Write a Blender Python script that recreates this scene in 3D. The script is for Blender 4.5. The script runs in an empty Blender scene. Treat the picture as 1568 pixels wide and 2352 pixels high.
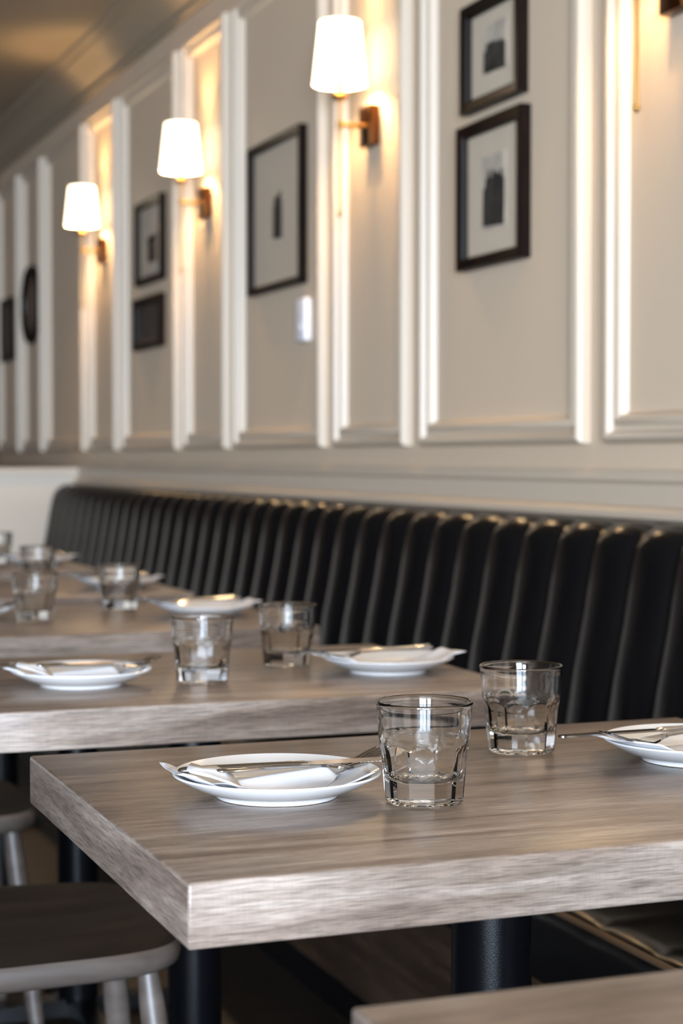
import bpy, bmesh, math, random
from mathutils import Vector, Matrix
random.seed(7)
C = bpy.context.scene.collection
S = bpy.context.scene
PI = math.pi
def R(d): return d * PI / 180

# ---------------------------------------------------------------- camera
cam = bpy.data.cameras.new('camera'); camo = bpy.data.objects.new('camera', cam); C.objects.link(camo)
cam.sensor_fit = 'VERTICAL'; cam.sensor_height = 36; cam.sensor_width = 24
cam.lens = 4100 / 2352 * 36
camo.location = (0, 0, 1.06)
camo.rotation_euler = (R(90 - 1.76), 0, R(-20.9))
cam.clip_start = .02; cam.clip_end = 60
cam.dof.use_dof = True; cam.dof.focus_distance = 1.62; cam.dof.aperture_fstop = 6.2
S.camera = camo
# ---------------------------------------------------------------- view, world, daylight
S.view_settings.view_transform = 'Standard'; S.view_settings.look = 'None'
S.view_settings.exposure = 0.07; S.view_settings.gamma = 1.0
w = bpy.data.worlds.new('sky'); S.world = w; w.use_nodes = True
w.node_tree.nodes['Background'].inputs[0].default_value = (.75, .87, 1, 1)
w.node_tree.nodes['Background'].inputs[1].default_value = 1.0
WIN = [(-4.40, -3.00), (-2.60, -.55)]      # the windows in the wall behind the camera (x ranges)
WZ = (.10, 2.45)
WY = -4.4
for i, (x0, x1) in enumerate(WIN):
    l = bpy.data.lights.new('daylight', 'AREA'); l.shape = 'RECTANGLE'
    l.size = x1 - x0; l.size_y = WZ[1] - WZ[0]; l.energy = (700, 1080)[i]; l.color = (.73, .865, 1.04)
    o = bpy.data.objects.new('daylight', l); C.objects.link(o)
    o.location = ((x0 + x1) / 2, WY - .16, (WZ[0] + WZ[1]) / 2); o.rotation_euler = (R(90), 0, 0)
BULB_E = 1150.0
SHADE_E = 5.0

# ---------------------------------------------------------------- materials
def srgb(r, g, b):
    f = lambda c: (c / 12.92 if c <= .04045 else ((c + .055) / 1.055) ** 2.4)
    return (f(r / 255), f(g / 255), f(b / 255), 1)
def mat(name, col=(.8, .8, .8, 1), rough=.5, **kw):
    m = bpy.data.materials.new(name); m.use_nodes = True
    p = m.node_tree.nodes['Principled BSDF']
    p.inputs['Base Color'].default_value = col; p.inputs['Roughness'].default_value = rough
    for k, v in kw.items(): p.inputs[k.replace('_', ' ')].default_value = v
    return m
def N(m, t, **kw):
    n = m.node_tree.nodes.new(t)
    for k, v in kw.items():
        if hasattr(n, k): setattr(n, k, v)
        else: n.inputs[k].default_value = v
    return n
def L(m, a, b): m.node_tree.links.new(a, b)
def coords(m, scale, rnd=True):
    tc = N(m, 'ShaderNodeTexCoord'); mp = N(m, 'ShaderNodeMapping'); mp.inputs['Scale'].default_value = scale
    if rnd:
        oi = N(m, 'ShaderNodeObjectInfo'); ad = N(m, 'ShaderNodeVectorMath', operation='ADD')
        L(m, tc.outputs['Object'], ad.inputs[0]); L(m, oi.outputs['Location'], ad.inputs[1]); L(m, ad.outputs[0], mp.inputs[0])
    else: L(m, tc.outputs['Object'], mp.inputs[0])
    return mp.outputs[0]
def noise(m, vec, scale=5, detail=6, rough=.6, dist=0):
    n = N(m, 'ShaderNodeTexNoise'); n.inputs['Scale'].default_value = scale; n.inputs['Detail'].default_value = detail
    n.inputs['Roughness'].default_value = rough; n.inputs['Distortion'].default_value = dist
    L(m, vec, n.inputs['Vector']); return n.outputs['Fac']
def ramp(m, fac, stops):
    r = N(m, 'ShaderNodeValToRGB'); e = r.color_ramp.elements
    while len(e) < len(stops): e.new(.5)
    for q, (p, c) in zip(e, stops): q.position = p; q.color = c
    L(m, fac, r.inputs[0]); return r.outputs[0]
def mix(m, a, b, f, mode='MIX'):
    x = N(m, 'ShaderNodeMix'); x.data_type = 'RGBA'; x.blend_type = mode
    for i, v in ((6, a), (7, b)):
        if isinstance(v, tuple): x.inputs[i].default_value = v
        else: L(m, v, x.inputs[i])
    if isinstance(f, (int, float)): x.inputs[0].default_value = f
    else: L(m, f, x.inputs[0])
    return x.outputs[2]
def bump(m, h, strength=.2, dist=.001):
    b = N(m, 'ShaderNodeBump'); b.inputs['Strength'].default_value = strength; b.inputs['Distance'].default_value = dist
    L(m, h, b.inputs['Height']); L(m, b.outputs[0], m.node_tree.nodes['Principled BSDF'].inputs['Normal'])
def wood(name, axis, dark, mid, light, rough=.29):
    m = mat(name, rough=rough, Specular_IOR_Level=.35); p = m.node_tree.nodes['Principled BSDF']
    def sc(along, across): return tuple(along if i == axis else across for i in range(3))
    broad = noise(m, coords(m, sc(2.4, 24)), 1, 6, .62, 1.0)
    med = noise(m, coords(m, sc(9, 150)), 1, 4, .6, .5)
    fine = noise(m, coords(m, sc(34, 760)), 1, 3, .6, .3)
    cross = noise(m, coords(m, sc(900, 36)), 1, 2, .5)
    base = ramp(m, broad, [(.30, dark), (.50, mid), (.66, light)])
    mr = ramp(m, med, [(.36, (.74, .73, .72, 1)), (.56, (1.06, 1.06, 1.06, 1))])
    fr = ramp(m, fine, [(.38, (.52, .51, .50, 1)), (.56, (1.14, 1.14, 1.14, 1))])
    cr = ramp(m, cross, [(.38, (.90, .90, .90, 1)), (.64, (1.10, 1.10, 1.10, 1))])
    c = mix(m, mix(m, base, mr, .9, 'MULTIPLY'), fr, .75, 'MULTIPLY')
    L(m, mix(m, c, cr, .45, 'MULTIPLY'), p.inputs['Base Color'])
    bump(m, mix(m, fine, cross, .35), .22, .0005)
    return m
M = {}
wd = (srgb(98, 84, 75), srgb(135, 120, 109), srgb(158, 146, 136))
M['wood_x'] = wood('grey_brown_woodgrain_lengthwise', 0, *wd)
M['wood_y'] = wood('grey_brown_woodgrain_crosswise', 1, *wd)
def wallpaint(name, col, k=.04):
    m = mat(name, col, .62); p = m.node_tree.nodes['Principled BSDF']
    n = noise(m, coords(m, (1, 1, 1), False), 160, 3, .5)
    c2 = tuple(v * (1 - k * 2) for v in col[:3]) + (1,)
    L(m, mix(m, c2, col, n), p.inputs['Base Color']); bump(m, n, .12, .0008); return m
M['wall'] = wallpaint('greige_wall_paint', srgb(210, 188, 162))
M['brown'] = wallpaint('brown_wall_paint', srgb(112, 84, 62))
M['trim'] = mat('satin_trim_paint', srgb(197, 180, 159), .42)
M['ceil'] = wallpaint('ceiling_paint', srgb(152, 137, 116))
M['cream'] = wallpaint('cream_half_wall_paint', srgb(214, 202, 186))
def leather():
    m = mat('black_leather', (.004, .004, .0045, 1), .30, Specular_IOR_Level=.22)
    n = noise(m, coords(m, (1, 1, 1), False), 260, 4, .6); w2 = noise(m, coords(m, (9, 9, 4), False), 1, 4, .6, 1)
    p = m.node_tree.nodes['Principled BSDF']
    r = N(m, 'ShaderNodeMapRange'); r.inputs[3].default_value = .16; r.inputs[4].default_value = .30; L(m, w2, r.inputs[0]); L(m, r.outputs[0], p.inputs['Roughness'])
    bump(m, mix(m, n, w2, .5), .15, .001); return m
M['leather'] = leather()
M['darkwood'] = wood('dark_brown_wood', 1, srgb(34, 24, 17), srgb(48, 35, 25), srgb(62, 46, 33), .5)
def floor_m():
    m = mat('dark_plank_floor', rough=.5); p = m.node_tree.nodes['Principled BSDF']
    b = N(m, 'ShaderNodeTexBrick'); b.inputs['Scale'].default_value = 1; b.inputs['Brick Width'].default_value = 1.2; b.inputs['Row Height'].default_value = .14
    b.inputs['Mortar Size'].default_value = .003; b.inputs['Color1'].default_value = srgb(44, 31, 22); b.inputs['Color2'].default_value = srgb(34, 24, 17); b.inputs['Mortar'].default_value = srgb(14, 10, 8)
    L(m, coords(m, (1, 1, 1), False), b.inputs['Vector'])
    n = noise(m, coords(m, (3, 60, 1), False), 1, 5, .6)
    L(m, mix(m, b.outputs[0], ramp(m, n, [(.3, (.6, .6, .6, 1)), (.7, (1.2, 1.2, 1.2, 1))]), .8, 'MULTIPLY'), p.inputs['Base Color']); return m
M['floor'] = floor_m()
def powder():
    m = mat('black_powder_coated_steel', (.002, .0022, .003, 1), .24, Specular_IOR_Level=.14)
    bump(m, noise(m, coords(m, (1, 1, 1), False), 1100, 2, .5), .35, .0005); return m
M['black'] = powder()
M['porcelain'] = mat('white_porcelain', (.76, .755, .75, 1), .16, Coat_Weight=.4, Coat_Roughness=.05)
M['steel'] = mat('polished_stainless_steel', (.46, .45, .445, 1), .10, Metallic=1)
def paper():
    m = mat('white_paper_napkin', (.74, .74, .76, 1), .85)
    bump(m, noise(m, coords(m, (1, 1, 1)), 900, 2, .5), .25, .0004); return m
M['napkin'] = paper()
M['glass'] = mat('clear_glass', (.985, .99, .985, 1), 0, IOR=1.48, Transmission_Weight=1)
M['brass'] = mat('brushed_brass', srgb(196, 150, 82), .28, Metallic=1)
M['bronze'] = mat('dark_bronze', srgb(84, 54, 30), .34, Metallic=1)
M['frame'] = wood('dark_picture_frame_wood', 2, srgb(12, 8, 7), srgb(20, 12, 9), srgb(36, 22, 16), .4)
M['frame'].node_tree.nodes['Principled BSDF'].inputs['Specular IOR Level'].default_value = .10
M['mat'] = mat('grey_white_mat_board', srgb(204, 187, 164), .8)
M['white_plastic'] = mat('white_plastic', srgb(232, 230, 234), .4)
def chairpaint():
    m = mat('grey_brown_chair_paint', rough=.42); p = m.node_tree.nodes['Principled BSDF']
    n = noise(m, coords(m, (2, 30, 30)), 1, 5, .6, .4)
    L(m, ramp(m, n, [(.3, srgb(66, 58, 53)), (.7, srgb(90, 81, 75))]), p.inputs['Base Color']); return m
M['chair'] = chairpaint()
M['seat'] = wood('dark_brown_seat_wood', 0, srgb(26, 20, 16), srgb(42, 33, 27), srgb(58, 47, 38), .42)  # seat top, coloured darker brown than the painted seat edge and legs
def shade_m():
    m = bpy.data.materials.new('lit_linen_shade'); m.use_nodes = True; nt = m.node_tree
    p = nt.nodes['Principled BSDF']; p.inputs['Base Color'].default_value = (.9, .85, .75, 1); p.inputs['Roughness'].default_value = .9
    p.inputs['Emission Color'].default_value = (1, .80, .52, 1); p.inputs['Emission Strength'].default_value = SHADE_E
    n = N(m, 'ShaderNodeTexNoise'); n.inputs['Scale'].default_value = 900
    bump(m, n.outputs['Fac'], .1, .0003)
    return m
M['shade'] = shade_m()
M['bulb'] = mat('lit_bulb_glass', (1, .9, .7, 1), .3); M['bulb'].node_tree.nodes['Principled BSDF'].inputs['Emission Color'].default_value = (1, .66, .32, 1); M['bulb'].node_tree.nodes['Principled BSDF'].inputs['Emission Strength'].default_value = BULB_E
def print_m(name, scale, dark, light, lo=.42, hi=.62):
    m = mat(name, rough=.6); p = m.node_tree.nodes['Principled BSDF']
    n = noise(m, coords(m, scale), 1, 6, .65, .8)
    L(m, ramp(m, n, [(lo, dark), (hi, light)]), p.inputs['Base Color']); return m
M['print_dark'] = print_m('dark_photographic_print', (30, 30, 18), srgb(12, 12, 12), srgb(58, 56, 52))
M['print_soft'] = print_m('soft_grey_photographic_print', (14, 14, 9), srgb(150, 141, 128), srgb(204, 191, 173), .3, .6)
def pane_m():
    m = bpy.data.materials.new('picture_glazing'); m.use_nodes = True; nt = m.node_tree; nt.nodes.clear()
    o = nt.nodes.new('ShaderNodeOutputMaterial'); mx = nt.nodes.new('ShaderNodeMixShader'); t = nt.nodes.new('ShaderNodeBsdfTransparent'); g = nt.nodes.new('ShaderNodeBsdfGlossy')
    g.inputs['Roughness'].default_value = .03; f = nt.nodes.new('ShaderNodeLayerWeight'); f.inputs[0].default_value = .5
    pw = nt.nodes.new('ShaderNodeMath'); pw.operation = 'POWER'; pw.inputs[1].default_value = 5; md = nt.nodes.new('ShaderNodeMath'); md.operation = 'MULTIPLY_ADD'; md.inputs[1].default_value = .22; md.inputs[2].default_value = .02
    nt.links.new(f.outputs['Facing'], pw.inputs[0]); nt.links.new(pw.outputs[0], md.inputs[0]); nt.links.new(md.outputs[0], mx.inputs[0]); nt.links.new(t.outputs[0], mx.inputs[1]); nt.links.new(g.outputs[0], mx.inputs[2]); nt.links.new(mx.outputs[0], o.inputs[0]); return m
M['pane'] = pane_m()

# ---------------------------------------------------------------- helpers
def tag(o, label=None, cat=None, group=None, kind=None):
    if label: o['label'] = label
    if cat: o['category'] = cat
    if group: o['group'] = group
    if kind: o['kind'] = kind
    return o
def obj(name, bm, mats, parent=None, smooth=None, loc=None):
    me = bpy.data.meshes.new(name)
    if smooth is not None:
        for f in bm.faces: f.smooth = True
        for e in bm.edges:
            if len(e.link_faces) == 2:
                e.smooth = e.calc_face_angle(0) < R(smooth)
    bm.to_mesh(me); bm.free()
    if not isinstance(mats, (list, tuple)): mats = [mats]
    for m in mats: me.materials.append(m)
    o = bpy.data.objects.new(name, me); C.objects.link(o)
    if parent: o.parent = parent
    if loc: o.location = loc
    return o
def thing(name, loc, label, cat, group=None, rz=0):
    o = bpy.data.objects.new(name, None); C.objects.link(o); o.location = loc; o.rotation_euler = (0, 0, rz); o.empty_display_size = .05
    return tag(o, label, cat, group)
def copy_tree(o, parent=None):
    c = o.copy(); C.objects.link(c)
    if parent: c.parent = parent
    for ch in [q for q in C.objects if q.parent == o]: copy_tree(ch, c)
    return c
def box(bm, x0, x1, y0, y1, z0, z1, bev=0, seg=2):
    g = bmesh.ops.create_cube(bm, size=1)['verts']
    for v in g: v.co = Vector(((x0 + x1) / 2 + v.co.x * (x1 - x0), (y0 + y1) / 2 + v.co.y * (y1 - y0), (z0 + z1) / 2 + v.co.z * (z1 - z0)))
    if bev:
        es = list({e for v in g for e in v.link_edges})
        bmesh.ops.bevel(bm, geom=es, offset=bev, segments=seg, profile=.5, affect='EDGES')
    return bm
def B(*a, **k): return box(bmesh.new(), *a, **k)
def lathe(bm, prof, n=32, cx=0, cy=0, cz=0, closed=False):
    rings = []
    for r, z in prof:
        if r < 1e-6: rings.append([bm.verts.new((cx, cy, cz + z))])
        else: rings.append([bm.verts.new((cx + r * math.cos(2 * PI * i / n), cy + r * math.sin(2 * PI * i / n), cz + z)) for i in range(n)])
    pairs = list(zip(rings, rings[1:])) + ([(rings[-1], rings[0])] if closed else [])
    for a, b in pairs:
        for i in range(n):
            j = (i + 1) % n
            if len(a) == 1 and len(b) == 1: continue
            if len(a) == 1: bm.faces.new((a[0], b[j], b[i]))
            elif len(b) == 1: bm.faces.new((a[i], a[j], b[0]))
            else: bm.faces.new((a[i], a[j], b[j], b[i]))
    return bm
def tube(bm, pts, rad, n=14, flat=1.0):
    pts = [Vector(p) for p in pts]; k = len(pts)
    if not isinstance(rad, (list, tuple)): rad = [rad] * k
    rings = []; ref = Vector((0, 0, 1))
    d0 = (pts[1] - pts[0]).normalized()
    if abs(d0.dot(ref)) > .9: ref = Vector((0, 1, 0))
    for i, p in enumerate(pts):
        d = (pts[min(i + 1, k - 1)] - pts[max(i - 1, 0)]).normalized()
        a = d.cross(ref).normalized(); b = a.cross(d).normalized()
        rings.append([bm.verts.new(p + a * rad[i] * math.cos(2 * PI * j / n) + b * rad[i] * flat * math.sin(2 * PI * j / n)) for j in range(n)])
    for a, b in zip(rings, rings[1:]):
        for j in range(n): bm.faces.new((a[j], a[(j + 1) % n], b[(j + 1) % n], b[j]))
    bm.faces.new(rings[0][::-1]); bm.faces.new(rings[-1])
    return bm
def fixn(bm): bmesh.ops.recalc_face_normals(bm, faces=bm.faces); return bm
def prism_y(bm, prof, y0, y1):
    a = [bm.verts.new((x, y0, z)) for x, z in prof]; b = [bm.verts.new((x, y1, z)) for x, z in prof]; n = len(prof)
    for i in range(n): bm.faces.new((a[i], a[(i + 1) % n], b[(i + 1) % n], b[i]))
    bm.faces.new(a); bm.faces.new(b[::-1]); return fixn(bm)
def struct(name, bm, m, smooth=None): return tag(obj(name, bm, m, smooth=smooth), kind='structure')

# ---------------------------------------------------------------- the room
W = 1.75; XL = -5.0; YB = 9.80; H = 2.76
struct('floor', B(XL - .2, W + .2, WY - .2, YB + .2, -.1, 0), M['floor'])
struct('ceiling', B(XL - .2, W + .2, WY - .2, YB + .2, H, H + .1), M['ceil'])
struct('wall_right', B(W, W + .2, WY - .2, YB + .2, 0, H), M['wall'])
struct('wall_left', B(XL - .2, XL, WY - .2, YB + .2, 0, H), M['brown'])
struct('wall_back', B(XL, W, YB, YB + .2, 0, H), M['brown'])
bm = bmesh.new()                                        # the window wall behind the camera
xs = [XL] + [q for r in WIN for q in r] + [W]
for a, b in zip(xs[::2], xs[1::2]): box(bm, a, b, WY - .15, WY, 0, H)
for a, b in WIN: box(bm, a, b, WY - .15, WY, 0, WZ[0]); box(bm, a, b, WY - .15, WY, WZ[1], H)
struct('wall_front', bm, M['wall'])
for i, (a, b) in enumerate(WIN):
    bm = bmesh.new(); m = (a + b) / 2
    for q in (a + .03, m, b - .03): box(bm, q - .03, q + .03, WY - .11, WY - .05, WZ[0], WZ[1])
    for q in (WZ[0] + .03, 1.95, WZ[1] - .03): box(bm, a + .06, b - .06, WY - .10, WY - .06, q - .025, q + .025)
    struct('window_%d' % (i + 1), bm, M['black'])
# half wall that closes the far end of the bench
bm = B(-2.4, W, 7.86, 8.00, 0, .985); box(bm, -2.4, W, 7.835, 8.02, .985, 1.012, .006)
struct('wall_divider', bm, M['cream'])
# cornice
prof = [(W, 2.60), (W - .018, 2.60), (W - .022, 2.615), (W - .012, 2.625), (W - .012, 2.64), (W - .03, 2.65), (W - .045, 2.675), (W - .075, 2.71), (W - .105, 2.722), (W - .105, 2.735), (W - .13, 2.74), (W - .135, H), (W, H)]
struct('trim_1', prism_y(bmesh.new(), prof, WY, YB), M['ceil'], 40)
# chair rail behind the bench
prof = [(W, 1.036), (W - .014, 1.036), (W - .020, 1.028), (W - .020, 1.016), (W - .010, 1.008), (W - .008, .968), (W - .020, .964), (W - .028, .957), (W - .028, .944), (W - .018, .936), (W, .936)]
struct('trim_2', prism_y(bmesh.new(), prof, WY, YB), M['trim'], 40)
# ring mouldings on the wall
def moulding(y0, y1, z0, z1, w=.060):
    bm = bmesh.new()
    pr = [(0, 0), (0, .016), (.004, .024), (.010, .028), (.018, .026), (.023, .014), (.032, .012), (.036, .018), (.044, .021), (.052, .017), (.056, .006), (w, 0)]
    loops = []
    for d, h in pr:
        loops.append([bm.verts.new((W - h, y, z)) for y, z in ((y0 + d, z0 + d), (y1 - d, z0 + d), (y1 - d, z1 - d), (y0 + d, z1 - d))])
    for a, b in zip(loops, loops[1:]):
        for i in range(4): bm.faces.new((a[i], a[(i + 1) % 4], b[(i + 1) % 4], b[i]))
    return fixn(bm)
LY = [2.837 + 1.504 * i for i in range(-2, 5)]           # centres of the narrow panels
n = 3
for k, y in enumerate(LY):
    struct('trim_%d' % n, moulding(y - .25, y + .25, 1.088, 2.505), M['trim'], 30); n += 1
    y1 = min(y + .752 + .407, YB - .03)
    if y + .345 < YB - .2:
        struct('trim_%d' % n, moulding(y + .345, y1, 1.088, 2.505), M['trim'], 30); n += 1

# ---------------------------------------------------------------- bench seat along the wall
def banquette():
    t = thing('banquette', (1.4, 3.93, 0), 'long black leather bench with channelled backrest running along the panelled wall', 'bench')
    O = Vector((1.4, 3.93, 0)); y0, y1 = .02, 7.83; pitch = .148
    phase = 2.806                                       # a seam stands at this y
    def channels(prof, depth, name, m):
        # prof: list of (x, z, nx, nz, k) ; bulge k*depth along the normal
        ys = []
        j0 = math.ceil((y0 - phase) / pitch); j1 = math.floor((y1 - phase) / pitch)
        seams = [phase + j * pitch for j in range(j0, j1 + 1)]
        if seams[0] > y0 + .01: seams = [y0] + seams
        if seams[-1] < y1 - .01: seams.append(y1)
        cols = []
        for a, b in zip(seams, seams[1:]):
            K = 12
            for i in range(K):
                u = i / K; cols.append((a + (b - a) * u, (1 - (2 * u - 1) ** 2) ** .8))
        cols.append((seams[-1], 0))
        bm = bmesh.new(); grid = []
        for y, s in cols:
            col = []
            for (x, z, nx, nz, k) in prof:
                wob = .0008 * math.sin(y * 43 + z * 31) * k
                q = depth * k * s + wob
                col.append(bm.verts.new((x + nx * q - O.x, y - O.y, z + nz * q)))
            grid.append(col)
        for a, b in zip(grid, grid[1:]):
            for i in range(len(prof) - 1): bm.faces.new((a[i], b[i], b[i + 1], a[i + 1]))
        for i, g in enumerate((grid[0], grid[-1])): bm.faces.new(g if i else g[::-1])
        return obj(name, fixn(bm), m, t, 60)
    # backrest outline, from the seat up and over the top to the wall
    pts = []
    for i in range(10):
        s = i / 9; z = .40 + s * .47; x = 1.545 + (z - .40) * .185
        pts.append((x, z, -.98, .18, 1.0))
    for i in range(1, 9):
        a = R(8 + i * 82 / 8)
        cxr, czr, rr = 1.690, .874, .056
        pts.append((cxr - rr * math.cos(a), czr + rr * math.sin(a), -math.cos(a), math.sin(a), 1.0 - .55 * i / 8))
    pts += [(1.715, .930, 0, 1, .35), (1.728, .928, 0, 1, 0), (1.735, .92, 0, 1, 0), (1.735, .40, 0, 0, 0)]
    channels(pts, .026, 'backrest', M['leather'])
    sp = [(1.56, .33, 0, 0, 0), (1.56, .43, 0, 1, 0), (1.52, .438, 0, 1, .5)]
    for i in range(5): sp.append((1.48 - i * .075, .442, 0, 1, .6))
    for i in range(1, 7):
        a = R(90 + i * 15); sp.append((1.165 + .03 * math.cos(a), .412 + .03 * math.sin(a), math.cos(a), math.sin(a), .5 - .09 * i))
    sp += [(1.135, .34, -1, 0, 0), (1.137, .33, 0, 0, 0)]
    channels(sp, .010, 'seat_cushion', M['leather'])
    obj('piping', tube(bmesh.new(), [(1.139 - O.x, y0 - O.y + i * .2, .4385) for i in range(40)], .0045, 8), mat('brown_piping', srgb(84, 64, 44), .6), t, 60)
    obj('base_panel', B(1.165 - O.x, 1.72 - O.x, y0 - O.y, y1 - O.y, .09, .33), M['darkwood'], t)
    obj('plinth', B(1.20 - O.x, 1.72 - O.x, y0 - O.y, y1 - O.y, 0, .09), M['black'], t)
banquette()

# ---------------------------------------------------------------- tables
T = .755; TX, TYD, TT = .763, .585, .049
def make_table():
    t = thing('dining_table', (0, 0, 0), 'x', 'table', 'rectangular wood-look dining tables in a row along the bench')
    bm = B(-TX / 2, TX / 2, -TYD / 2, TYD / 2, T - TT, T, .0026, 3)
    for f in bm.faces: f.material_index = 1 if abs(f.normal.x) > .8 else 0
    obj('tabletop', bm, [M['wood_x'], M['wood_y']], t, 50)
    bm = bmesh.new(); lathe(bm, [(0, .03), (.038, .03), (.038, T - TT - .012), (0, T - TT - .012)], 40); obj('column', fixn(bm), M['black'], t, 40)
    obj('mounting_plate', B(-.17, .17, -.17, .17, T - TT - .013, T - TT - .0005, .003), M['black'], t)
    for a in (0, 90):
        bm = bmesh.new(); pr = [(-.28, .012, .014), (-.20, .016, .022), (0, .026, .03), (.20, .016, .022), (.28, .012, .014)]
        rings = []
        for x, h, w_ in pr:
            rings.append([bm.verts.new(v) for v in ((x, -w_, .008), (x, w_, .008), (x, w_ * .8, .008 + h * 1.3), (x, -w_ * .8, .008 + h * 1.3))])
        for p, q in zip(rings, rings[1:]):
            for i in range(4): bm.faces.new((p[i], p[(i + 1) % 4], q[(i + 1) % 4], q[i]))
        bm.faces.new(rings[0][::-1]); bm.faces.new(rings[-1]); fixn(bm)
        bmesh.ops.rotate(bm, verts=bm.verts, cent=(0, 0, 0), matrix=Matrix.Rotation(R(a), 3, 'Z'))
        f = obj('foot', bm, M['black'], t, 40)
        for s in (-1, 1):
            v = Matrix.Rotation(R(a), 3, 'Z') @ Vector((s * .265, 0, 0))
            b2 = lathe(bmesh.new(), [(0, 0), (.013, 0), (.013, .008), (0, .008)], 16, v.x, v.y, 0); obj('levelling_foot', fixn(b2), M['black'], f, 40)
    return t
TL = [(.355 + TX / 2, .330 + TYD / 2, 0, 'closest wood-look dining table, only its far corner showing at the bottom'),
      (.350 + TX / 2, 1.225 + TYD / 2, 0, 'bare wood-look dining table in sharp focus with the closest pair of tumblers on it'),
      (.318 + TX / 2, 2.122 + TYD / 2, -1.0, 'second full dining table from the front, its pale front edge behind the sharp plate'),
      (.351 + TX / 2, 3.027 + TYD / 2, 0, 'third full dining table from the front, softly blurred'),
      (.356 + TX / 2, 3.86 + TYD / 2, 0, 'fourth full dining table from the front, well blurred beside the bench'),
      (.352 + TX / 2, 4.80 + TYD / 2, 0, 'farthest dining table, nearly lost in blur by the cream half wall')]
first = make_table()
for i, (x, y, a, lab) in enumerate(TL):
    t = first if i == 0 else copy_tree(first)
    t.location = (x, y, 0); t.rotation_euler = (0, 0, R(a)); t['label'] = lab

# ---------------------------------------------------------------- tumblers
def make_tumbler():
    bm = bmesh.new(); NF = 10; K = 8; n = NF * K
    def ap(z):                                         # distance of the flat facets from the axis
        if z < .044: return .0326 + (z / .044) * .0036
        if z < .062: u = (z - .044) / .018; return .0362 + u * u * .0052 + u * .0016
        return 1
    def ai(z):
        if z < .026: return .0292
        if z < .040: return .0292 + (z - .026) * .16
        if z < .056: u = (z - .040) / .016; return .03144 + u * u * .005 + u * .001
        return 1
    Ro = lambda z: .0362 + (z / .09) * .0066
    ring = []
    def add(z, fr, fa, ex=0):
        r = []
        for i in range(n):
            th = 2 * PI * i / n; ph = (i % K) / K * (2 * PI / NF) - PI / NF
            rr = fr(z); a = fa(z)
            if a < 1: rr = min(rr, a / math.cos(ph))
            rr = max(rr + ex, 1e-4)
            r.append(bm.verts.new((rr * math.cos(th), rr * math.sin(th), z)))
        ring.append(r)
    def addr(rad, z): ring.append([bm.verts.new((rad * math.cos(2 * PI * i / n), rad * math.sin(2 * PI * i / n), z)) for i in range(n)])
    addr(.006, .0040); addr(.016, .0038); addr(.0235, .0022); addr(.0262, .0008)
    add(.0, Ro, lambda z: .0312, -.0018); add(.0004, Ro, lambda z: .0316, -.0006); add(.0018, Ro, ap)
    for z in (.006, .012, .018, .024, .030, .036, .040, .043, .045, .047, .049, .051, .053, .055, .057, .059, .061, .063, .067, .072, .078, .083): add(z, Ro, ap)
    addr(.0424, .0858); addr(.0429, .0872); addr(.0431, .0885); addr(.0427, .0897); addr(.0418, .0902); addr(.0408, .0897); addr(.0402, .0885); addr(.0398, .0865)
    Ri = lambda z: Ro(z) - (.0028 + .0026 * max(0, min(1, (.06 - z) / .03)))
    for z in (.080, .074, .070, .067, .065, .063, .061, .059, .057, .055, .053, .051, .049, .047, .044, .040, .035, .031, .028): add(z, Ri, ai, -.0004)
    for rr, z in ((.0286, .0255), (.0274, .0232), (.0252, .0214), (.0220, .0203), (.0170, .0198), (.0100, .0196), (.004, .0196)): addr(rr, z)
    for a, b in zip(ring, ring[1:]):
        for i in range(n): bm.faces.new((a[i], a[(i + 1) % n], b[(i + 1) % n], b[i]))
    bm.faces.new(ring[0][::-1]); bm.faces.new(ring[-1])
    fixn(bm)
    return obj('tumbler', bm, M['glass'], smooth=28)
tum = make_tumbler()
GL = [(.628, 1.440, 'clear faceted tumbler in front, closest to the camera, beside the sharp white plate', 9),
      (.831, 1.655, 'clear faceted tumbler standing behind the front one on the sharp table, against black bench', 2),
      (.684, 2.320, 'empty faceted tumbler on the second table, nearer the camera of its pair', 12),
      (.855, 2.461, 'empty faceted tumbler on the second table, between its partner and the right plate', 25),
      (.649, 3.296, 'blurred faceted tumbler at the left edge of the third table', 5),
      (.855, 3.481, 'blurred faceted tumbler on the third table beside the bench-side plate', 17),
      (.850, 4.280, 'blurred faceted tumbler on the fourth table, seen above the left one of the third', 8),
      (.897, 5.100, 'very blurred faceted tumbler on the farthest table at the left picture edge', 0)]
for i, (x, y, lab, a) in enumerate(GL):
    g = tum if i == 0 else tum.copy()
    if i: C.objects.link(g)
    g.location = (x, y, T + .0003); g.rotation_euler = (0, 0, R(a)); tag(g, lab, 'glass', 'faceted water tumblers on the tables')

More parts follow.
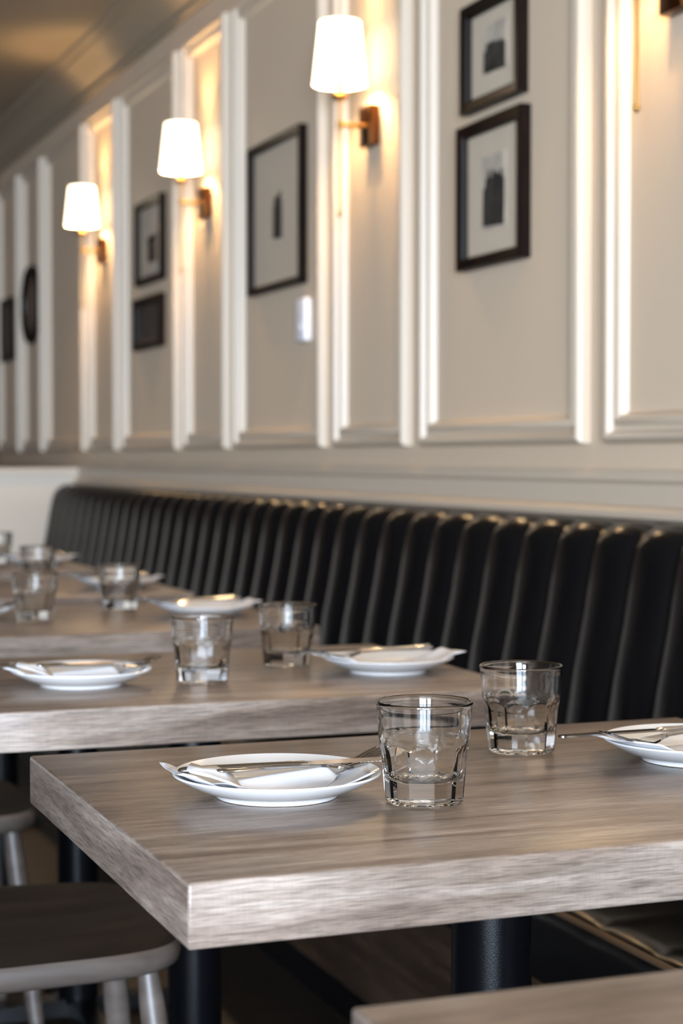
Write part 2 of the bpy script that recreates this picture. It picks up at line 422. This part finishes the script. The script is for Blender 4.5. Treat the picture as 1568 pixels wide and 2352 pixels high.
# ---------------------------------------------------------------- plates, napkins, cutlery
PR = [(0, .0075), (.045, .0076), (.058, .0082), (.068, .0105), (.080, .0158), (.0905, .0212), (.0930, .0226), (.0940, .0222), (.0942, .0212), (.0930, .0200), (.080, .0128), (.068, .0072), (.0580, .0048), (.0558, .0034), (.0550, .0004), (.0535, .0), (.0520, .0008), (.0510, .0030), (0, .0034)]
def plate_z(r):
    q = [p for p in PR[:7]]
    for (r0, z0), (r1, z1) in zip(q, q[1:]):
        if r <= r1: return z0 + (z1 - z0) * (r - r0) / (r1 - r0)
    return .0226
plate0 = obj('plate', fixn(lathe(bmesh.new(), PR, 96)), M['porcelain'], smooth=50)
def make_knife():
    t = thing('knife', (0, 0, 0), 'x', 'knife', 'stainless dinner knives on the plates')
    bm = bmesh.new()
    xs_ = [0, .002, .006, .015, .04, .07, .095, .108, .116, .121]
    hw = [.0012, .0040, .0056, .0060, .0054, .0047, .0046, .0054, .0062, .0040]
    hh = [.0008, .0022, .0030, .0034, .0032, .0030, .0028, .0030, .0024, .0009]
    rings = []
    for x, a, b in zip(xs_, hw, hh): rings.append([bm.verts.new((x, a * math.cos(2 * PI * j / 16), b * math.sin(2 * PI * j / 16))) for j in range(16)])
    for p, q in zip(rings, rings[1:]):
        for j in range(16): bm.faces.new((p[j], p[(j + 1) % 16], q[(j + 1) % 16], q[j]))
    bm.faces.new(rings[0][::-1]); bm.faces.new(rings[-1]); fixn(bm)
    obj('handle', bm, M['steel'], t, 60)
    bm = bmesh.new(); up = []; lo = []
    K = 64
    for i in range(K + 1):
        u = i / K; x = .118 + u * .118
        spine = .0070 * (1 if u < .80 else math.sqrt(max(0, 1 - ((u - .80) / .20) ** 2)) * .75 + .25) - (.0 if u < .8 else .0)
        edge = -(.0085 + .002 * math.sin(min(u * 1.2, 1) * PI / 2))
        if u > .86: edge *= math.sqrt(max(0, 1 - ((u - .86) / .14) ** 2)) * .9 + .1
        if .30 < u < .93: edge += .0007 * (i % 2)
        if u > .985: spine = .0010; edge = -.0010
        up.append((x, spine)); lo.append((x, edge))
    def sheet(dz0, dz1):
        return [(bm.verts.new((x, y, dz0)), bm.verts.new((x2, y2, dz1))) for (x, y), (x2, y2) in zip(up, lo)]
    A_ = sheet(.0009, .0001); B_ = sheet(-.0009, -.0001)
    for i in range(K):
        bm.faces.new((A_[i][0], A_[i + 1][0], A_[i + 1][1], A_[i][1])); bm.faces.new((B_[i][0], B_[i][1], B_[i + 1][1], B_[i + 1][0]))
        bm.faces.new((A_[i][0], B_[i][0], B_[i + 1][0], A_[i + 1][0])); bm.faces.new((A_[i][1], A_[i + 1][1], B_[i + 1][1], B_[i][1]))
    bm.faces.new((A_[0][0], A_[0][1], B_[0][1], B_[0][0])); bm.faces.new((A_[K][0], B_[K][0], B_[K][1], A_[K][1])); fixn(bm)
    obj('blade', bm, M['steel'], t, 40)
    return t
def make_fork():
    # origin at the tine tips, the handle runs along -X
    t = thing('fork', (0, 0, 0), 'x', 'fork', 'stainless dinner forks on the plates')
    def zc(s):                                         # height of the spine at distance s behind the tips
        k = [(0, .0150), (.010, .0118), (.022, .0062), (.036, .0018), (.050, .0010), (.062, .0030), (.075, .0048), (.10, .0056), (.15, .0056), (.19, .0060)]
        for (a, za), (b, zb) in zip(k, k[1:]):
            if s <= b: u = (s - a) / (b - a); return za + (zb - za) * u
        return k[-1][1]
    th = .0011
    def ribbon(bm, stations, th0=.0011):
        rings = []
        for s, y0, y1, h in stations: rings.append([bm.verts.new(v) for v in ((-s, y0, zc(s) - h), (-s, y1, zc(s) - h), (-s, y1 * .985 + y0 * .015, zc(s) + h), (-s, y0 * .985 + y1 * .015, zc(s) + h))])
        for p, q in zip(rings, rings[1:]):
            for i in range(4): bm.faces.new((p[i], p[(i + 1) % 4], q[(i + 1) % 4], q[i]))
        bm.faces.new(rings[0][::-1]); bm.faces.new(rings[-1])
    bm = bmesh.new()
    for k in range(4):
        c = (k - 1.5) * .0064
        ribbon(bm, [(s, c * (.94 + .06 * s / .05) - w_, c * (.94 + .06 * s / .05) + w_, th * (.6 + .4 * min(1, s / .02))) for s, w_ in ((0, .0006), (.003, .0011), (.015, .0015), (.03, .0017), (.046, .0020))])
    ribbon(bm, [(.043, -.0122, .0122, th), (.050, -.0124, .0124, th), (.057, -.0112, .0112, th), (.063, -.0080, .0080, th), (.068, -.0050, .0050, .0014), (.074, -.0034, .0034, .0018)])
    fixn(bm); h = obj('head', bm, M['steel'], t, 40)
    bm = bmesh.new(); rings = []
    for s, a in ((.070, .0042), (.076, .0033), (.090, .0030), (.11, .0036), (.14, .0048), (.165, .0060), (.178, .0062), (.184, .0048), (.187, .0018)):
        rings.append([bm.verts.new((-s, a * math.cos(2 * PI * j / 12), zc(s) + .0020 * math.sin(2 * PI * j / 12))) for j in range(12)])
    for p, q in zip(rings, rings[1:]):
        for j in range(12): bm.faces.new((p[j], p[(j + 1) % 12], q[(j + 1) % 12], q[j]))
    bm.faces.new(rings[0][::-1]); bm.faces.new(rings[-1]); fixn(bm)
    obj('handle', bm, M['steel'], t, 60)
    return t
def make_napkin(a0, a1, b0, b1, fold, seed, cover=True, ends=0.0):
    rnd = random.Random(seed); ph = [rnd.uniform(0, 6) for _ in range(5)]
    bm = bmesh.new(); NA, NB = 60, 28
    H0 = Vector((.0437, .0083)); H1 = Vector((-.0605, -.0448)); dl = (H1 - H0); LL = dl.length
    def zz(a, b):
        r = math.hypot(a, b)
        z = plate_z(r) if r < .094 else .0232
        z += .0018 + .0008 * (1 + math.sin(a * 55 + ph[0] + b * 38)) * .5 + .0004 * (1 + math.sin(b * 130 + ph[1]))
        if r > .094: z += min(.010, (r - .094) * ends)
        return z
    def drape(a, b):                                   # the upper fold lies over the fork handle
        q = Vector((a, b)) - H0; u = max(0, min(1.02 * LL, q.dot(dl) / LL)); d = (q - dl / LL * u).length
        top = .0212 - u * .018
        return max(0, top - zz(a, b)) * math.exp(-(d / .0065) ** 2 * .5)
    for lay in range(3 if cover else 2):
        g = []; ins = .0022 * lay; aa1 = a1 if lay != 2 else .052; bb1 = b1 if lay != 2 else .022
        for i in range(NA + 1):
            row = []
            for j in range(NB + 1):
                a = a0 + ins + (aa1 - a0 - 2 * ins) * i / NA; sk = .010 * math.sin(ph[2]) * (j / NB - .5) * (2 * i / NA - 1)
                b = b0 + ins * (1 - 2 * j / NB) + (bb1 - b0) * j / NB
                if lay == 2 and i > NA * .6: a += .022 * (j / NB - .5) * (i / NA - .6) / .4
                z = zz(a, b) + .0009 * lay + (drape(a, b) if lay == 2 else 0)
                row.append(bm.verts.new((a + sk, b, z)))
            g.append(row)
        for i in range(NA):
            for j in range(NB): bm.faces.new((g[i][j], g[i + 1][j], g[i + 1][j + 1], g[i][j + 1]))
    if fold:                                           # a corner folded back over the cutlery
        fa, fb, sgn = fold
        P_ = lambda a, b, dz: (a, b, max(zz(a, b) + .0024 + drape(a, b) + dz, .0350 if dz > .012 else 0))
        rows = [[P_(fa, fb - sgn * .030, .002), P_(fa + .018, fb - sgn * .033, .0015), P_(fa + .040, fb - sgn * .034, .001), P_(fa + .062, fb - sgn * .033, .0006)],
                [P_(fa - .002, fb - sgn * .022, .004), P_(fa + .014, fb - sgn * .022, .0060), P_(fa + .034, fb - sgn * .022, .0050), P_(fa + .052, fb - sgn * .024, .001)],
                [P_(fa + .000, fb - sgn * .014, .0080), P_(fa + .014, fb - sgn * .014, .0100), P_(fa + .030, fb - sgn * .014, .0090), P_(fa + .046, fb - sgn * .017, .003)],
                [P_(fa + .004, fb - sgn * .006, .0125), P_(fa + .014, fb - sgn * .006, .0130), P_(fa + .026, fb - sgn * .007, .0122), P_(fa + .040, fb - sgn * .010, .0060)]]
        vs = [[bm.verts.new(q) for q in r] for r in rows]
        for i in range(3):
            for j in range(3): bm.faces.new((vs[i][j], vs[i][j + 1], vs[i + 1][j + 1], vs[i + 1][j]))
    o = obj('napkin', bm, M['napkin'], smooth=70)
    s = o.modifiers.new('thickness', 'SOLIDIFY'); s.thickness = .0006; s.offset = 0
    return o
knife0 = make_knife(); fork0 = make_fork()
used = [False]
def place(o0, first_, loc, rz, ry, label):
    o = o0 if first_ else copy_tree(o0)
    o.location = loc; o.rotation_euler = (0, ry, rz); o['label'] = label; return o
# (x, y, side, place words)
PL = [(.517, 1.517, 'L', 'on the left plate of the sharp front table'),
      (.974, 1.547, 'R', 'on the plate cut by the right picture edge'),
      (.525, 2.350, 'L', 'on the left plate of the second table'),
      (.965, 2.343, 'R', 'on the bench-side plate of the second table'),
      (.530, 3.375, 'L', 'on the third table at the left picture edge'),
      (.980, 3.300, 'R', 'on the bench-side plate of the third table'),
      (.995, 4.060, 'R', 'on the bench-side plate of the fourth table'),
      (1.00, 5.010, 'R', 'on the plate of the farthest table')]
PLAB = ['round white plate in sharp focus on the left half of the front table',
        'round white plate cut off by the right picture edge on the sharp table',
        'round white plate on the left half of the second table',
        'round white plate on the second table near the bench, below black channels',
        'round white plate cut off by the left picture edge on the third table',
        'blurred round white plate on the third table near the bench',
        'blurred round white plate on the fourth table, partly behind a tumbler',
        'very blurred round white plate on the farthest table by the half wall']
for i, ((x, y, side, words), pl) in enumerate(zip(PL, PLAB)):
    p = plate0 if i == 0 else plate0.copy()
    if i: C.objects.link(p)
    p.location = (x, y, T + .0002); tag(p, pl, 'plate', 'round white plates on the tables')
    j = random.Random(i * 5 + 1); jr = 0 if i < 2 else j.uniform(-3, 3)
    if side == 'L':
        n_ = make_napkin(-.099, .083, -.050, .030, (-.086, -.030, 1), 3 + i, True, .3); n_.rotation_euler = (0, 0, R(-9 + jr))
        place(knife0, i == 0, (x - .097 - (0, 0, .048, 0, .03)[i], y - .017, T + .0314), R(-3), R(-.1), 'stainless dinner knife lying across a napkin ' + words)
        place(fork0, i == 0, (x + .111, y + .023, T + .0174), R(18 + jr), R(2.6), 'stainless four-tined fork pointing right ' + words)
    else:
        n_ = make_napkin(-.112, .100, -.052, .026, None, 3 + i, False, .2); n_.rotation_euler = (0, 0, R(4 + jr))
        place(knife0, False, (x + .078, y + .018, T + .0300), R(184.8 + jr), R(-.6), 'stainless serrated knife pointing left ' + words)
        place(fork0, False, (x - .131, y - .047, T + .0265), R(188 + jr), R(1.8), 'stainless four-tined fork pointing left ' + words)
    n_.location = (x, y, T + .0002); tag(n_, 'folded white paper napkin under the cutlery ' + words, 'napkin', 'folded white napkins on the plates')

# ---------------------------------------------------------------- wall lamps
def make_sconce():
    t = thing('wall_sconce', (0, 0, 0), 'x', 'wall lamp', 'brass wall lamps between the panels')
    # local origin on the wall surface at arm height; the rod stands .097 in front of the wall (-X)
    bp = B(-.030, 0, -.040, .040, -.052, .052, .003); obj('backplate', bp, M['bronze'], t, 40)
    bm = tube(bmesh.new(), [(-.028, 0, 0), (-.097, 0, 0)], .0065, 16); obj('arm', fixn(bm), M['brass'], t, 40)
    bm = lathe(bmesh.new(), [(0, -.225), (.0038, -.225), (.0038, -.012), (.0085, -.010), (.0085, .010), (.0038, .012), (.0038, .064), (0, .064)], 20, -.097, 0, 0); obj('rod', fixn(bm), M['brass'], t, 40)
    bm = lathe(bmesh.new(), [(0, -.240), (.003, -.239), (.0065, -.232), (.0070, -.228), (.0045, -.2245), (0, -.2245)], 20, -.097, 0, 0); obj('finial', fixn(bm), M['brass'], t, 50)
    bm = lathe(bmesh.new(), [(0, .060), (.010, .060), (.019, .066), (.0225, .071), (.0225, .073), (.010, .073), (0, .073)], 32, -.097, 0, 0); obj('drip_cup', fixn(bm), M['brass'], t, 40)
    bm = lathe(bmesh.new(), [(0, .073), (.013, .073), (.013, .080), (.0105, .084), (.0105, .130), (0, .130)], 24, -.097, 0, 0); obj('candle_sleeve', fixn(bm), M['brass'], t, 40)
    bm = lathe(bmesh.new(), [(0, .130), (.008, .131), (.016, .150), (.018, .165), (.013, .185), (.004, .205), (0, .207)], 20, -.097, 0, 0); obj('bulb', fixn(bm), M['bulb'], t, 60)
    bm = lathe(bmesh.new(), [(.0705, .102), (.0535, .262), (.0520, .262), (.0690, .102)], 48, -.097, 0, 0, closed=True); obj('lamp_shade', fixn(bm), M['shade'], t, 50)
    return t
sc = make_sconce()
SL = ['brass wall lamp cut off at the top right corner, only its rod and finial showing', 'brass wall lamp with lit white shade nearest the top centre',
      'brass wall lamp with lit white shade, second of the three whole ones from the left', 'brass wall lamp with lit white shade farthest away at left']
SL += ['brass wall lamp on the panel right of the sharp table, beyond the picture', 'brass wall lamp on the panel closest to the windows, beyond the picture']
for i in range(6):
    o = sc if i == 0 else copy_tree(sc)
    y = LY[(2, 3, 4, 5, 1, 0)[i]]; o.location = (W, y, 1.920); o['label'] = SL[i]

# ---------------------------------------------------------------- framed pictures
def picture(y0, y1, z0, z1, label, prints, fw=.028, depth=.026, group=None, matm='mat'):
    yc = (y0 + y1) / 2; zc = (z0 + z1) / 2; hy = (y1 - y0) / 2; hz = (z1 - z0) / 2
    t = thing('framed_picture', (W, yc, zc), label, 'picture', group)
    bm = bmesh.new(); loops = []
    for d, h in ((0, 0), (0, depth), (.003, depth + .002), (fw - .004, depth - .002), (fw, depth - .008), (fw, .004)):
        loops.append([bm.verts.new((-h, s * (hy - d), q * (hz - d))) for s, q in ((-1, -1), (1, -1), (1, 1), (-1, 1))])
    for a, b in zip(loops, loops[1:]):
        for i in range(4): bm.faces.new((a[i], a[(i + 1) % 4], b[(i + 1) % 4], b[i]))
    obj('frame', fixn(bm), M['frame'], t, 40)
    obj('mat_board', B(-.008, -.002, -hy + fw - .002, hy - fw + .002, -hz + fw - .002, hz - fw + .002), M[matm], t)
    for (cy, cz, sy, sz, m) in prints:
        if m == 'skyline':                             # dark buildings with an uneven roofline
            rn = random.Random(int(sy * 1e4)); top = []; k = 9
            for i in range(k):
                h = sz * (.5 + rn.uniform(-.16, 0) - (.18 if i in (0, k - 1) else 0))
                top += [(cy - sy / 2 + sy * i / k, cz + h), (cy - sy / 2 + sy * (i + .8) / k, cz + h)]
            top = [(cy - sy / 2, cz - sz / 2)] + top + [(cy + sy / 2, cz - sz * .46)]
            b2 = bmesh.new(); va = [b2.verts.new((-.0100, y, z)) for y, z in top]; vb = [b2.verts.new((-.0078, y, z)) for y, z in top]
            for i in range(len(top)): b2.faces.new((va[i], va[(i + 1) % len(top)], vb[(i + 1) % len(top)], vb[i]))
            b2.faces.new(va); b2.faces.new(vb[::-1]); obj('print', fixn(b2), M['print_dark'], t); continue
        obj('print', B(-.0095, -.0075, cy - sy / 2, cy + sy / 2, cz - sz / 2, cz + sz / 2), M[m], t)
    obj('glass_pane', B(-.0150, -.0135, -hy + fw - .001, hy - fw + .001, -hz + fw - .001, hz - fw + .001), M['pane'], t)
picture(3.445, 3.775, 1.488, 1.816, 'large square dark framed picture, lower of the pair right of centre', [(.0, .0, .116, .165, 'print_soft'), (.0, -.014, .110, .130, 'skyline')])
picture(3.458, 3.756, 1.843, 2.085, 'small dark framed picture cropped by the top edge, above the larger one', [(.0, .008, .118, .105, 'print_soft'), (.0, -.010, .112, .074, 'skyline')])
picture(4.855, 5.343, 1.562, 2.018, 'tall dark framed picture with a slim dark print on wide grey mat', [(.0, -.003, .080, .146, 'skyline')], .024)
picture(6.386, 6.760, 1.717, 2.032, 'blurred dark framed picture between the two left lamps, upper of its pair', [(-.01, .06, .24, .12, 'print_soft'), (-.01, -.03, .13, .10, 'print_dark'), (0, -.105, .2, .035, 'print_soft')])
picture(6.398, 6.795, 1.471, 1.668, 'blurred nearly black framed picture, lower of the pair between the left lamps', [(0, 0, .32, .13, 'print_dark')], .03, matm='frame')
picture(9.36, 9.66, 1.57, 1.90, 'dim dark framed picture at the far left end of the wall', [(0, 0, .2, .2, 'print_dark')], .03, matm='frame')
# round dark mirror on the far narrow panel
t = thing('round_mirror', (W, LY[6] + .03, 1.818), 'round dark mirror in a brown rim on the far left panel', 'mirror')
def disc(prof):
    bm = lathe(bmesh.new(), prof, 48); bmesh.ops.rotate(bm, verts=bm.verts, cent=(0, 0, 0), matrix=Matrix.Rotation(R(-90), 3, 'Y')); return fixn(bm)
obj('rim', disc([(.165, .0), (.195, .0), (.196, .02), (.188, .03), (.170, .026), (.165, .012)]), M['frame'], t, 40)
obj('mirror_glass', disc([(0, .002), (.166, .002), (.166, .010), (0, .010)]), mat('smoky_mirror', (.035, .026, .02, 1), .12, Metallic=.4), t, 40)
# thermostat
t = thing('thermostat', (W, 4.862, 1.456), 'small upright white wall control below the tall framed picture', 'wall control')
obj('housing', B(-.022, 0, -.040, .040, -.062, .062, .006, 3), M['white_plastic'], t, 40)
obj('button', B(-.0245, -.0215, -.012, .012, -.030, -.012, .001), M['white_plastic'], t, 40)

# ---------------------------------------------------------------- chairs
def make_chair():
    t = thing('windsor_chair', (0, 0, 0), 'x', 'chair', 'grey spindle-back wooden chairs tucked under the tables')
    # faces +X, seat centre at the origin, seat top .450
    def outline(k=1.0, n=64):
        o_ = []
        for i in range(n):
            a = 2 * PI * i / n; c, s = math.cos(a), math.sin(a); e = .42
            x = .215 * math.copysign(abs(c) ** e, c); y = .212 * math.copysign(abs(s) ** e, s)
            y *= 1.0 - .08 * (x / .215)
            o_.append((x * k, y * k))
        return o_
    bm = bmesh.new(); loops = []
    for k, z in ((.86, .418), (.955, .418), (.99, .424), (1.0, .434), (.996, .445), (.98, .450), (.90, .448), (.7, .443), (.4, .439), (.1, .438)):
        loops.append([bm.verts.new((x, y, z)) for x, y in outline(k)])
    for a, b in zip(loops, loops[1:]):
        for i in range(64): bm.faces.new((a[i], a[(i + 1) % 64], b[(i + 1) % 64], b[i]))
    bm.faces.new(loops[0][::-1]); bm.faces.new(loops[-1]); fixn(bm)
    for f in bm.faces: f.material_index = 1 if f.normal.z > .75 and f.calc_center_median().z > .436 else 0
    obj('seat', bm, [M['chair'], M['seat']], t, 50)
    for sx in (1, -1):
        for sy in (1, -1):
            top = Vector(((.162 if sx > 0 else .145) * sx, (.135 if sy < 0 else .115) * sy, .425)); bot = Vector(((.205 if sx > 0 else .225) * sx, .195 * sy, 0))
            ps = [top + (bot - top) * u for u in (0, .12, .35, .6, .85, 1)]
            obj('leg', fixn(tube(bmesh.new(), ps, [.0125, .0165, .0185, .0165, .0120, .0105], 18)), M['chair'], t, 50)
    for sy in (1, -1): obj('stretcher', fixn(tube(bmesh.new(), [(.178, .166 * sy, .19), (0, .172 * sy, .19), (-.185, .166 * sy, .19)], [.007, .010, .007], 12)), M['chair'], t, 50)
    obj('stretcher', fixn(tube(bmesh.new(), [(0, -.170, .19), (0, 0, .19), (0, .170, .19)], [.007, .010, .007], 12)), M['chair'], t, 50)
    for i in range(7):
        y = -.16 + i * .32 / 6
        obj('spindle', fixn(tube(bmesh.new(), [(-.180 - .012 * (1 - (y / .16) ** 2), y, .440), (-.225, y * 1.06, .62), (-.262 - .02 * (1 - (y / .16) ** 2), y * 1.12, .80)], [.007, .0085, .006], 10)), M['chair'], t, 50)
    bm = bmesh.new(); rings = []
    for i in range(17):
        u = i / 16 * 2 - 1; y = u * .215; x = -.262 - .022 * (1 - u * u); hh = .030 * (1 - .35 * u ** 4)
        rings.append([bm.verts.new((x + dx, y, .815 + dz * hh)) for dx, dz in ((-.009, -1), (.009, -1), (.010, 0), (.007, 1), (-.007, 1), (-.010, 0))])
    for a, b in zip(rings, rings[1:]):
        for j in range(6): bm.faces.new((a[j], a[(j + 1) % 6], b[(j + 1) % 6], b[j]))
    bm.faces.new(rings[0][::-1]); bm.faces.new(rings[-1]); obj('crest_rail', fixn(bm), M['chair'], t, 50)
    return t
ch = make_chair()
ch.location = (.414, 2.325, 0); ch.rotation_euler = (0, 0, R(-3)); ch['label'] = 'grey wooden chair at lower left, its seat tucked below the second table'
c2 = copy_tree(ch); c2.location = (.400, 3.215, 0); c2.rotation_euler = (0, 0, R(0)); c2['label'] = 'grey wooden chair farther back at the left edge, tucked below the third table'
